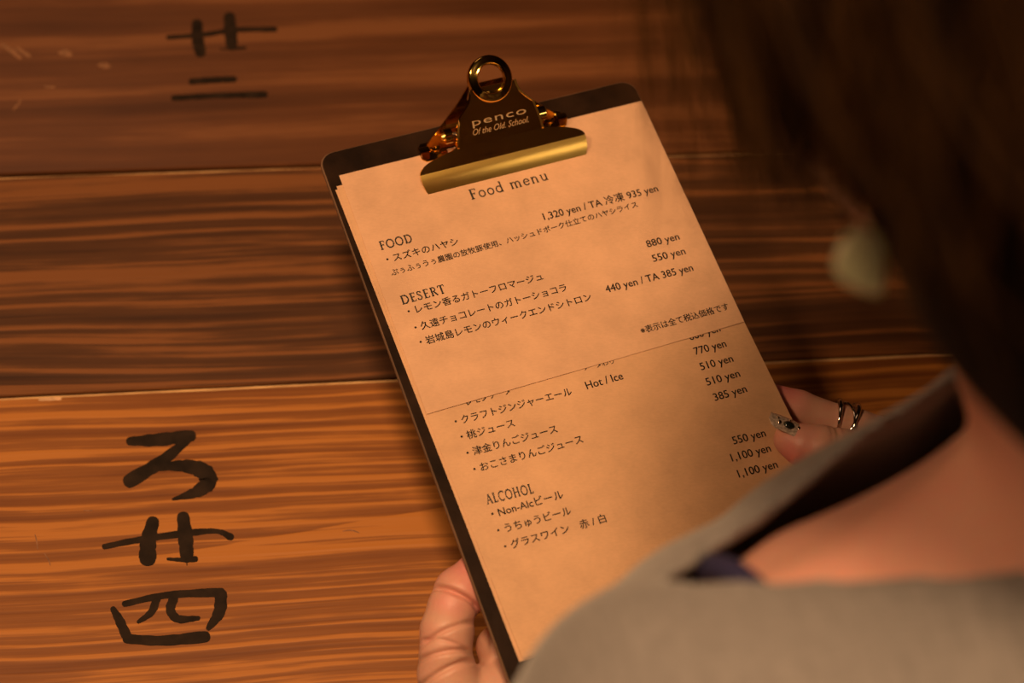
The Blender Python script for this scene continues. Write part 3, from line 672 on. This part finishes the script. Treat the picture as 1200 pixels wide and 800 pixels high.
# hands ------------------------------------------------------------------
def hand(lo, hi, chains, palm, vox=.00085, k=.0035):
    s = SDF(lo, hi, vox)
    for a, b, ra, rb, kk in palm: s.cap(a, b, ra, rb, kk)
    for ch in chains:
        t = SDF(lo, hi, vox) if False else s
        for i in range(len(ch) - 1): t.cap(ch[i][0], ch[i + 1][0], ch[i][1], ch[i + 1][1], .0022)
    V, Q = s.mesh(); return smooth(V, Q, 2), Q
NRM = -B[:, 2]
# right hand: thumb on the board's right edge, index and the rest underneath
rT = [(bp(1160, 575, -.016), .0150), (bp(1062, 541, -.002), .0112), (bp(985, 529, .0105), .0098), (bp(962, 526, .0105), .0102), (bp(940, 521, .0095), .0090), (bp(926, 515, .0088), .0072)]
rI = [(bp(1140, 556, -.024), .0115), (bp(1075, 525, -.017), .0096), (bp(1005, 504, -.0135), .0092), (bp(985, 498, -.0132), .0088), (bp(935, 479, -.0128), .0084), (bp(875, 459, -.0118), .0070)]
rF = [[(bp(1150, 590, -.032), .0115), (bp(1020, 560, -.022), .0092), (bp(935, 525, -.0145), .0084), (bp(872, 505, -.0122), .0072)],
      [(bp(1165, 630, -.034), .0112), (bp(1035, 605, -.024), .0088), (bp(955, 575, -.0150), .0080), (bp(895, 555, -.0120), .0070)],
      [(bp(1180, 670, -.034), .0105), (bp(1060, 655, -.025), .0078), (bp(1000, 630, -.0145), .0070), (bp(950, 612, -.0115), .0062)]]
palmR = [(rI[0][0], WRR, .0130, .0210, .012), (rF[0][0][0], WRR, .0130, .0210, .012), (rF[1][0][0], WRR, .0130, .0210, .012), (rF[2][0][0], WRR, .0125, .0205, .012),
         (rT[0][0], WRR, .0160, .0200, .014), (rT[0][0], rI[0][0], .0110, .0100, .012), (WRR, WRR + (ELR - WRR) * .32, .0240, .0285, .012)]
allr = np.array([p for c in [rT, rI] + rF for p, _ in c] + [WRR, WRR + (ELR - WRR) * .25])
rV, rQ = hand(allr.min(0) - .02, allr.max(0) + .02, [rT, rI] + rF, palmR)
# left hand: thumb along the board's left edge, fingers flat beneath
lT = [(bp(548, 868, -.036), .0170), (bp(524, 788, -.024), .0122), (bp(522, 764, -.019), .0106), (bp(524, 738, -.0165), .0110), (bp(528, 712, -.0155), .0094), (bp(539, 695, -.0150), .0110), (bp(562, 674, -.0150), .0100), (bp(580, 660, -.0145), .0080)]
lF = [[(bp(605, 812, -.036), .0110), (bp(583, 758, -.033), .0088), (bp(640, 690, -.0160), .0084), (bp(672, 655, -.0125), .0072)],
      [(bp(650, 815, -.034), .0110), (bp(655, 750, -.028), .0092), (bp(700, 690, -.0160), .0084), (bp(735, 655, -.0125), .0072)],
      [(bp(690, 830, -.034), .0108), (bp(715, 770, -.027), .0090), (bp(755, 715, -.0160), .0080), (bp(790, 685, -.0122), .0070)],
      [(bp(722, 855, -.032), .0100), (bp(760, 810, -.024), .0080), (bp(795, 770, -.0150), .0070), (bp(822, 748, -.0115), .0062)]]
palmL = [(c[0][0], WRL, .0125, .0200, .012) for c in lF] + [(lT[0][0], WRL, .0170, .0200, .014), (lT[0][0], lF[0][0][0], .0110, .0110, .014), (bp(560, 812, -.032), bp(600, 815, -.034), .0105, .0110, .012), (WRL, WRL + (ELL - WRL) * .32, .0240, .0285, .012)]
alll = np.array([p for c in [lT] + lF for p, _ in c] + [WRL, WRL + (ELL - WRL) * .25])
lV, lQ = hand(alll.min(0) - .02, alll.max(0) + .02, [lT] + lF, palmL)

def crease(V, N, c, axis, wd, dep, rad=.014, face=None):
    axis = axis / np.linalg.norm(axis); q = V - c; t = q @ axis; rr = np.linalg.norm(q - t[:, None] * axis, axis=1)
    wgt = np.exp(-(t / wd) ** 2) * (rr < rad)
    if face is not None: wgt = wgt * np.clip((N @ (face / np.linalg.norm(face))) * 1.6 + .2, 0, 1)
    return V - N * (wgt * dep)[:, None]
def flush_of(V, spots):
    f = np.zeros(len(V))
    for c, r, a in spots: f = np.maximum(f, a * np.exp(-(np.linalg.norm(V - c, axis=1) / r) ** 2))
    return f
VIEW = CAM - bp(540, 720, 0); VIEW /= np.linalg.norm(VIEW)
N_ = normals(lV, lQ)
for (a, b, wd, dp) in (((540, 707), (4, -8), .0011, .0030), ((523, 744), (-3, -7), .0009, .0018), ((522, 768), (-1, -7), .0010, .0022), ((526, 785), (-3, -7), .0011, .0020), ((523, 757), (1.5, -7), .0006, .0010)):
    c = bp(*a, -.0150); e = bp(a[0] + b[0], a[1] + b[1], -.0150); lV = crease(lV, N_, c, e - c, wd, dp, .017, VIEW)
lfl = flush_of(lV, [(bp(560, 678, -.014), .013, .95), (bp(528, 708, -.010), .006, .7), (bp(516, 745, -.016), .007, .5), (bp(524, 770, -.02), .006, .4)])
N_ = normals(rV, rQ); fr = bp(985, 500, 0) - bp(985, 540, 0); fr2 = fr / np.linalg.norm(fr) + VIEW * .8
for x, wd, dp in ((967, .0006, .0003), (974, .0007, .0006), (983, .0005, .0003), (994, .0006, .0003)):
    c = bp(x, 520, .010); e = bp(x + 10, 521, .010); rV = crease(rV, N_, c, e - c, wd, dp, .016, fr2)
for x, wd, dp in ((1032, .0007, .0008), (1050, .0006, .0007), (1040, .0005, .0004)):
    c = bp(x, 510, -.015); e = bp(x + 10, 515, -.015); rV = crease(rV, N_, c, e - c, wd, dp, .013, fr2)
rfl = flush_of(rV, [(bp(938, 530, .008), .0095, 1.15), (bp(912, 462, -.012), .012, .9), (bp(1040, 505, -.01), .008, .3), (bp(975, 520, .012), .004, .2)])
bfl = flush_of(bV, [(hd(.04, .075, -.03), .02, .35), (hd(-.04, .075, -.03), .02, .35), (hd(0, .088, -.056), .014, .8)]) + .12
# one body mesh: trim the forearms inside the sleeves so the hands take over
def trim(V, Q, WR, EL, keep_hand):
    ax = (EL - WR) / np.linalg.norm(EL - WR); near = np.linalg.norm(V - WR, axis=1) < .30; t = (V - WR) @ ax
    rr = np.linalg.norm((V - WR) - t[:, None] * ax, axis=1)
    bad = (t > .066) if keep_hand else ((t < .058) & (rr < .05) & near)
    k = ~bad[Q].any(1); return Q[k]
bQ = trim(bV, bQ, WRL, ELL, False); bQ = trim(bV, bQ, WRR, ELR, False); rQ = trim(rV, rQ, WRR, ELR, True); lQ = trim(lV, lQ, WRL, ELL, True)
V = np.concatenate([bV, rV, lV]); Q = np.concatenate([bQ, rQ + len(bV), lQ + len(bV) + len(rV)]); fl_ = np.concatenate([bfl, rfl, lfl])
used = np.zeros(len(V), bool); used[Q.ravel()] = True; idx = np.cumsum(used) - 1; V = V[used]; fl_ = fl_[used]; Q = idx[Q]
person = empty('person', (float(PEL[0]), float(PEL[1]), -.72))
tag(person, 'person in beige wide-necked top with dark hair, head bowed, reading the clipboard menu', 'person')
body = keep(big_mesh('body', V, Q, M['skin']), person)
at_ = body.data.attributes.new('flush', 'FLOAT', 'POINT'); at_.data.foreach_set('value', fl_.astype(np.float32))

# fingernails
def nail(c, along, normal, ln, wd, rad, over=.0, m=None, name='fingernail'):
    al = np.array(along, float); al /= np.linalg.norm(al); no = np.array(normal, float); no -= al * (no @ al); no /= np.linalg.norm(no); si = np.cross(al, no)
    V = []; F = []; nu, nv = 12, 14
    for sgn in (0, 1):
        for j in range(nv + 1):
            t = -1 + 2 * j / nv
            wj = wd * math.sqrt(max(0.05, 1 - max(0, (abs(t) - .45) / .62) ** 2))
            for i in range(nu + 1):
                a = (-1 + 2 * i / nu) * wj / rad / 2
                V.append(c + al * ln * .5 * t + no * (rad * math.cos(a) - rad - .0008 * t * t - sgn * .0005) + si * rad * math.sin(a))
    mm = nu + 1; K = mm * (nv + 1)
    for j in range(nv):
        for i in range(nu):
            q = (j * mm + i, j * mm + i + 1, (j + 1) * mm + i + 1, (j + 1) * mm + i); F.append(q); F.append(tuple(x + K for x in q)[::-1])
    for i in range(nu): F.append((i, i + 1, i + 1 + K, i + K)); F.append((nv * mm + i, nv * mm + i + 1, nv * mm + i + 1 + K, nv * mm + i + K))
    for j in range(nv): F.append((j * mm, (j + 1) * mm, (j + 1) * mm + K, j * mm + K)); F.append((j * mm + nu, (j + 1) * mm + nu, (j + 1) * mm + nu + K, j * mm + nu + K))
    return add(name, (V, F), m or M['plain_nail'], person, True, 50), al, no, si
imgup = bp(930, 480, .01) - bp(930, 520, .01); imgup /= np.linalg.norm(imgup)
tipd = rT[5][0] - rT[2][0]; nn_ = imgup * .66 + NRM * .75 + B[:, 0] * -.05
nc = bp(929, 494, .0158)
nl, al, no, si = nail(nc, bp(905, 483, .0125) - bp(947, 503, .0125), nn_, .0200, .0135, .0076, m=M['nail'])
tag(nl, 'clear glitter nail with a dark stone')
def bump_on(c, al, si, no, a, b, h, m, name, n=14):
    V = []; F = []
    for j in range(5):
        r = math.cos(j / 4 * math.pi / 2); z = math.sin(j / 4 * math.pi / 2)
        for i in range(n): an = 2 * math.pi * i / n; V.append(c + al * a * r * math.cos(an) + si * b * r * math.sin(an) + no * h * z)
    for j in range(4):
        for i in range(n): F.append((j * n + i, j * n + (i + 1) % n, (j + 1) * n + (i + 1) % n, (j + 1) * n + i))
    F.append(tuple(range(n))[::-1]); F.append(tuple(4 * n + i for i in range(n)))
    o = add(name, (V, F), m, None, True, 60); o.parent = nl; return o
VW = CAM - nc; aq = (1 if VW @ si > 0 else -1) * .42
def on_nail(along, da=0.0):
    a = aq + da; n_ = no * math.cos(a) + si * math.sin(a); t_ = si * math.cos(a) - no * math.sin(a)
    return nc + al * along + no * (.0076 * (math.cos(a) - 1)) + si * .0076 * math.sin(a) - n_ * .0001, t_, n_
c_, t_, n_ = on_nail(.0010); bump_on(c_, al, t_, n_, .0026, .0020, .0012, M['stone'], 'nail_stone')
for q, w_, da in ((-.0034, .0009, .1), (.0052, .0009, -.1), (-.0056, .0006, -.1), (.0010, .0006, .38), (.0066, .0006, .15)):
    c_, t_, n_ = on_nail(q, da); bump_on(c_, al, t_, n_, w_, w_ * 1.3, .0006, M['silver'], 'nail_bead', 8)
nail(rI[5][0] - NRM * .0062 + (rI[5][0] - rI[4][0]) * .05, rI[5][0] - rI[4][0], -NRM, .012, .009, .0070)
for ch in rF + lF:
    nail(ch[3][0] - NRM * (ch[3][1] - .0006), ch[3][0] - ch[2][0], -NRM, .011, .0085, ch[3][1])
nail(lT[7][0] - NRM * .0076, lT[7][0] - lT[6][0], -NRM, .013, .011, .0082)

# eyes
for e in (-1, 1):
    sv = SDF(hd(e * .032, .076, .003) - .014, hd(e * .032, .076, .003) + .014, .0008); sv.ell(hd(e * .032, .076, .003), (.0115,) * 3, .001); v_, q_ = sv.mesh(); keep(big_mesh('eye', v_, q_, M['eye']), person)
    vv, ff = tube([hd(e * .032, .0870, .0005), hd(e * .032, .0880, .0002)], [.0050, .0046], 18); add('iris', (vv, ff), M['iris'], person)
    vv, ff = tube(catmull([hd(e * .016, .090, .021), hd(e * .032, .092, .027), hd(e * .050, .084, .023)]), .0016, 6); add('eyebrow', (vv, ff), M['hair'], person)

# ------------------------------------------------------------------ clothing
s = SDF((-.14, -.34, -.42), (.62, .44, .46), .0036)
s.ell(bd(0, -.115, -.45), (.178, .125, .13), .03, BA)
s.ell(bd(0, -.09, -.30), (.158, .118, .17), .05, BA)
s.ell(bd(0, -.050, -.15), (.162, .118, .17), .05, BA)
s.ell(bd(.07, .030, -.17), (.058, .055, .065), .03, BA); s.ell(bd(-.07, .030, -.17), (.058, .055, .065), .03, BA)
s.cap(bd(.158, -.006, -.060), bd(0, -.005, -.026), .052, .053, .04); s.cap(bd(-.150, -.005, -.062), bd(0, -.005, -.026), .052, .053, .04)
s.ell(bd(0, .010, -.035), (.135, .075, .062), .04, BA); [(s.cap(bd(e * .145, -.018, -.046), bd(0, -.030, .006), .050, .052, .02), s.cap(bd(e * .125, .034, -.072), bd(e * .03, .046, -.036), .043, .048, .015)) for e in (1, -1)]
for SH, EL, WR in ((SHL, ELL, WRL), (SHR, ELR, WRR)):
    s.cap(SH, EL, .060, .054, .03); s.cap(EL, EL + (WR - EL) * .86, .054, .037, .03)
# soft folds
X, Y, Z = s.ax[0][:, None, None], s.ax[1][None, :, None], s.ax[2][None, None, :]
s.a += (.0022 * np.sin(X * 42 + Y * 31 + 1.5 * np.sin(Z * 24)) * np.sin(Y * 38 - Z * 29 + .7) + .0012 * np.sin(X * 95 - Z * 60 + 2 * np.sin(Y * 30))).astype(np.float32)
outer = s.a.copy(); shell = np.maximum(outer, -(outer + .0055))
# wide lens-shaped neckline: two upright cylinders crossing at both shoulders
l_ = (X - NB[0]) * LF[0] + (Y - NB[1]) * LF[1]; f_ = (X - NB[0]) * FW[0] + (Y - NB[1]) * FW[1]
NP = [(.156, .048), (.11, .065), (.05, .081), (-.03, .080), (-.11, .060), (-.15, .040), (-.10, .020), (-.060, -.020), (0, -.044), (.045, -.026), (.070, .006), (.115, .028)]
def poly_sd(px, py, P_):
    d = np.full(px.shape, 1e9); s_ = np.ones(px.shape); n_ = len(P_)
    for i in range(n_):
        a_, b_ = P_[i], P_[i - 1]; ex, ey = b_[0] - a_[0], b_[1] - a_[1]; wx, wy = px - a_[0], py - a_[1]
        t_ = np.clip((wx * ex + wy * ey) / (ex * ex + ey * ey), 0, 1); d = np.minimum(d, (wx - ex * t_) ** 2 + (wy - ey * t_) ** 2)
        c1, c2, c3 = py >= a_[1], py < b_[1], ex * wy > ey * wx; s_ = np.where((c1 & c2 & c3) | (~c1 & ~c2 & ~c3), -s_, s_)
    return s_ * np.sqrt(d)
NP2 = [tuple(p[:2]) for p in catmull([(*p, 0) for p in NP] + [(*NP[0], 0)], 5)[:-1]]
lens = poly_sd(l_ + 0 * f_, f_ + 0 * l_, NP2) + 0 * Z; lens = np.maximum(lens, -(Z - (NB[2] - .050)))
shell = np.maximum(shell, -lens)
for EL, WR in ((ELL, WRL), (ELR, WRR)):                       # open cuffs
    ax = (WR - EL) / np.linalg.norm(WR - EL); c = EL + (WR - EL) * .80
    pl = (X - c[0]) * ax[0] + (Y - c[1]) * ax[1] + (Z - c[2]) * ax[2]; dd = np.sqrt((X - c[0]) ** 2 + (Y - c[1]) ** 2 + (Z - c[2]) ** 2) - .058
    shell = np.maximum(shell, -np.maximum(-pl, dd))
shell = np.maximum(shell, -(Z + .34) + 0 * X)                  # hem
s.a = shell.astype(np.float32); gV, gQ = s.mesh(); gV = smooth(gV, gQ, 2)
top = keep(big_mesh('top', gV, gQ, M['linen']), person); tag(top, 'beige woven top with a wide neckline')
# navy strap lying inside the neckline by the left shoulder
lab = [bd(.136, .006 + .050 * math.sin(q), -.040 + .050 * math.cos(q)) for q in np.linspace(-1.0, 1.3, 16)]
vv, ff = tube(lab, .0040, 10); o = add('camisole_strap', (vv, ff), M['navy'], person); tag(o, 'navy strap inside the neckline')
# legs and shoes
s = SDF((-.05, -.25, -.72), (.52, .50, -.10), .006)
for e, kn in ((1, .10), (-1, .10)):
    hip = PEL + LF * e * .085 + UP * .01; knee = hip + FW * .40 + LF * e * .03 + UP * .0; ank = knee + UP * -.43 + FW * -.04
    s.cap(hip, knee, .085, .058, .03); s.cap(knee, ank, .058, .045, .02)
s.ell(PEL + UP * .015, (.185, .125, .115), .03, BA)
v_, q_ = s.mesh(); keep(big_mesh('trousers', smooth(v_, q_, 2), q_, M['trousers']), person)
for e in (1, -1):
    a = PEL + LF * e * .115 + FW * .36; a[2] = -.665
    s = SDF(a - .16 + FW * .05, a + .16 + FW * .08, .004)
    s.cap(a - FW * .02 - UP * .012, a + FW * .06 - UP * .020, .034, .034, .02); s.cap(a + FW * .06 - UP * .018, a + FW * .15 - UP * .026, .034, .026, .02, (UP, .8)); s.cap(a, a + UP * .05, .040, .042, .02)
    s.a = np.maximum(s.a, (-.708 - s.ax[2][None, None, :])).astype(np.float32); v_, q_ = s.mesh(); keep(big_mesh('shoe', smooth(v_, q_, 2), q_, M['shoe']), person)
    P_ = [a + FW * (.065 + .115 * math.cos(t)) + LF * .038 * math.sin(t) for t in np.linspace(0, 2 * math.pi, 24, endpoint=False)]
    V = [(p[0], p[1], -.7195) for p in P_] + [(p[0], p[1], -.705) for p in P_]; F = [tuple(range(24))[::-1], tuple(range(24, 48))] + [(k, (k + 1) % 24, 24 + (k + 1) % 24, 24 + k) for k in range(24)]
    add('sole', (V, F), M['sole'], person)
# stool
st = empty('stool', (float(PEL[0]), float(PEL[1]), -.72)); tag(st, 'round dark wooden stool under the seated person', 'stool')
V, F = tube([PEL + UP * (z - PEL[2]) for z in (-.345, -.340, -.318, -.312)], [.160, .168, .168, .160], 40); add('seat', (V, F), tm, st)
lg = []
for k in range(4):
    a = math.radians(45 + 90 * k); t_ = np.array([PEL[0] + .11 * math.cos(a), PEL[1] + .11 * math.sin(a), -.342]); b_ = np.array([PEL[0] + .17 * math.cos(a), PEL[1] + .17 * math.sin(a), -.72]); lg.append((t_, b_))
    V, F = tube([t_, b_], [.016, .012], 12); add('leg', (V, F), tm, st)
for k in range(4):
    a, b = lg[k], lg[(k + 1) % 4]; V, F = tube([a[0] * .4 + a[1] * .6, b[0] * .4 + b[1] * .6], .008, 10); add('stretcher', (V, F), tm, st)

# ------------------------------------------------------------------ hair
s = SDF(HC - .15, HC + .15, .003)
s.ell(hd(0, -.012, .026), (.088, .108, .098), .01, HA); s.ell(hd(0, -.032, -.030), (.080, .082, .085), .03, HA)
s.ell(hd(0, .100, -.055), (.058, .060, .085), .01, HA, True)            # face opening
for e in (-1, 1): s.ell(hd(e * .085, .012, -.030), (.022, .018, .026), .008, HA, True)
v_, q_ = s.mesh(); cap_ = keep(big_mesh('hair', smooth(v_, q_, 2), q_, M['hair']), person)
def strands(n, spread, seg, r0, lo_t, hi_t, seed):
    rg = np.random.default_rng(seed); V = []; F = []
    cnt = 0
    while cnt < n:
        ph = rg.uniform(-math.pi, math.pi); fr_ = abs(ph) < math.radians(38)
        t1 = rg.uniform(lo_t, hi_t) * (.52 if fr_ else 1.0); t0 = rg.uniform(.05, .55)
        off = rg.uniform(0, spread); dph = rg.normal(0, .12); bow = rg.normal(0, .5); pts = []
        clump = .0022 * math.sin(ph * 23) + .0016 * math.sin(ph * 57 + 1)
        for k in range(seg + 1):
            t = t0 + (t1 - t0) * k / seg; a = ph + dph * (t - t0) ** 2 + .05 * math.sin(bow * 3 + t * 2.4)
            # azimuth 0 = face side; t is the angle from the crown
            ex = off * (.3 + .9 * (k / seg) ** 2) + clump * (k / seg)
            x = math.sin(a) * math.sin(min(t, 1.75)) * (.092 + ex); y = math.cos(a) * math.sin(min(t, 1.75)) * (.113 + ex) - .014; z = math.cos(t if t < 1.75 else 1.75) * (.101 + ex) + .026
            if t > 1.75:
                g = (t - 1.75) * .085; z -= g; x *= 1 - .9 * g; y -= g * .1
            pts.append(hd(x, y, z))
        rad = [r0 * (.6 + .4 * math.sin(math.pi * min(1, .25 + k / seg * .8))) for k in range(seg + 1)]; rad[-1] *= .3
        v, f = tube(pts, rad, 3, False); o = len(V); V += v; F += [tuple(i + o for i in q) for q in f]; cnt += 1
    return np.array([tuple(p) for p in V]), np.array(F)
v_, f_q = strands(3000, .013, 13, .00055, 1.75, 2.2, 3); o = keep(big_mesh('hair_strands', v_, f_q, M['hair']), person)
v_, f_q = strands(900, .036, 13, .00030, 1.7, 2.3, 9); o = keep(big_mesh('loose_hair', v_, f_q, M['hair_backlit']), person); tag(o, 'fine loose hairs at the edge, coloured brown as if lit through')

# ------------------------------------------------------------------ jewellery
def ring_band(c, ax, rad, tilt, thick, wob):
    ax = ax / np.linalg.norm(ax); u = np.cross(ax, NRM); u /= np.linalg.norm(u); v = np.cross(ax, u); pts = []
    for k in range(56):
        a = 2 * math.pi * k / 56; pts.append(c + (u * math.cos(a) + v * math.sin(a)) * rad + ax * (tilt * math.sin(a + wob)))
    r_ = [thick * (1 + .35 * math.sin(2 * math.pi * k / 56 * 2 + wob)) for k in range(56)]
    return tube(pts, r_, 10, False, True)
rax = rI[2][0] - rI[3][0]; rc = bp(985, 497, -.0132)
items = [ring_band(rc - rax / np.linalg.norm(rax) * .0022, rax, .0100, .0016, .0011, 0.4), ring_band(rc + rax / np.linalg.norm(rax) * .0026, rax, .0101, -.0022, .0013, 0.9), ring_band(rc + rax / np.linalg.norm(rax) * .0006, rax, .0101, .0034, .0010, 2.4)]
V, F = join_vf(items); o = add('finger_ring', (V, F), M['silver'], None, True, 60); tag(o, 'silver ring of crossing bands on the index finger beside the board', 'ring')
er = empty('earring', at(1012, 262, .352)); tag(er, 'cream shell drop earring hanging below the dark hair', 'earring')
tp, bt = at(1003, 266, .352), at(1032, 346, .354); axe = bt - tp; le = np.linalg.norm(axe); axe /= le; sd = np.cross(axe, VIEW); sd /= np.linalg.norm(sd); nv_ = np.cross(sd, axe)
V = []; F = []; ns, na = 16, 20
for j in range(ns + 1):
    t = j / ns; wj = .0066 * math.sin(math.pi * min(1, t ** .8 * .97 + .02)) ** .8
    for i in range(na):
        a = 2 * math.pi * i / na; V.append(tp + axe * le * t + sd * (wj * math.cos(a) + .0015 * math.sin(t * 3)) + nv_ * wj * .32 * math.sin(a))
for j in range(ns):
    for i in range(na): F.append((j * na + i, j * na + (i + 1) % na, (j + 1) * na + (i + 1) % na, (j + 1) * na + i))
F += [tuple(range(na)), tuple(ns * na + i for i in range(na))]
add('shell_drop', (V, F), M['pearl'], er, True, 60)
hk = catmull([at(1003, 268, .352), at(999, 252, .352), at(1012, 236, .354), at(1030, 228, .352)]); V, F = tube(hk, .0006, 8); add('ear_hook', (V, F), M['gold'], er)
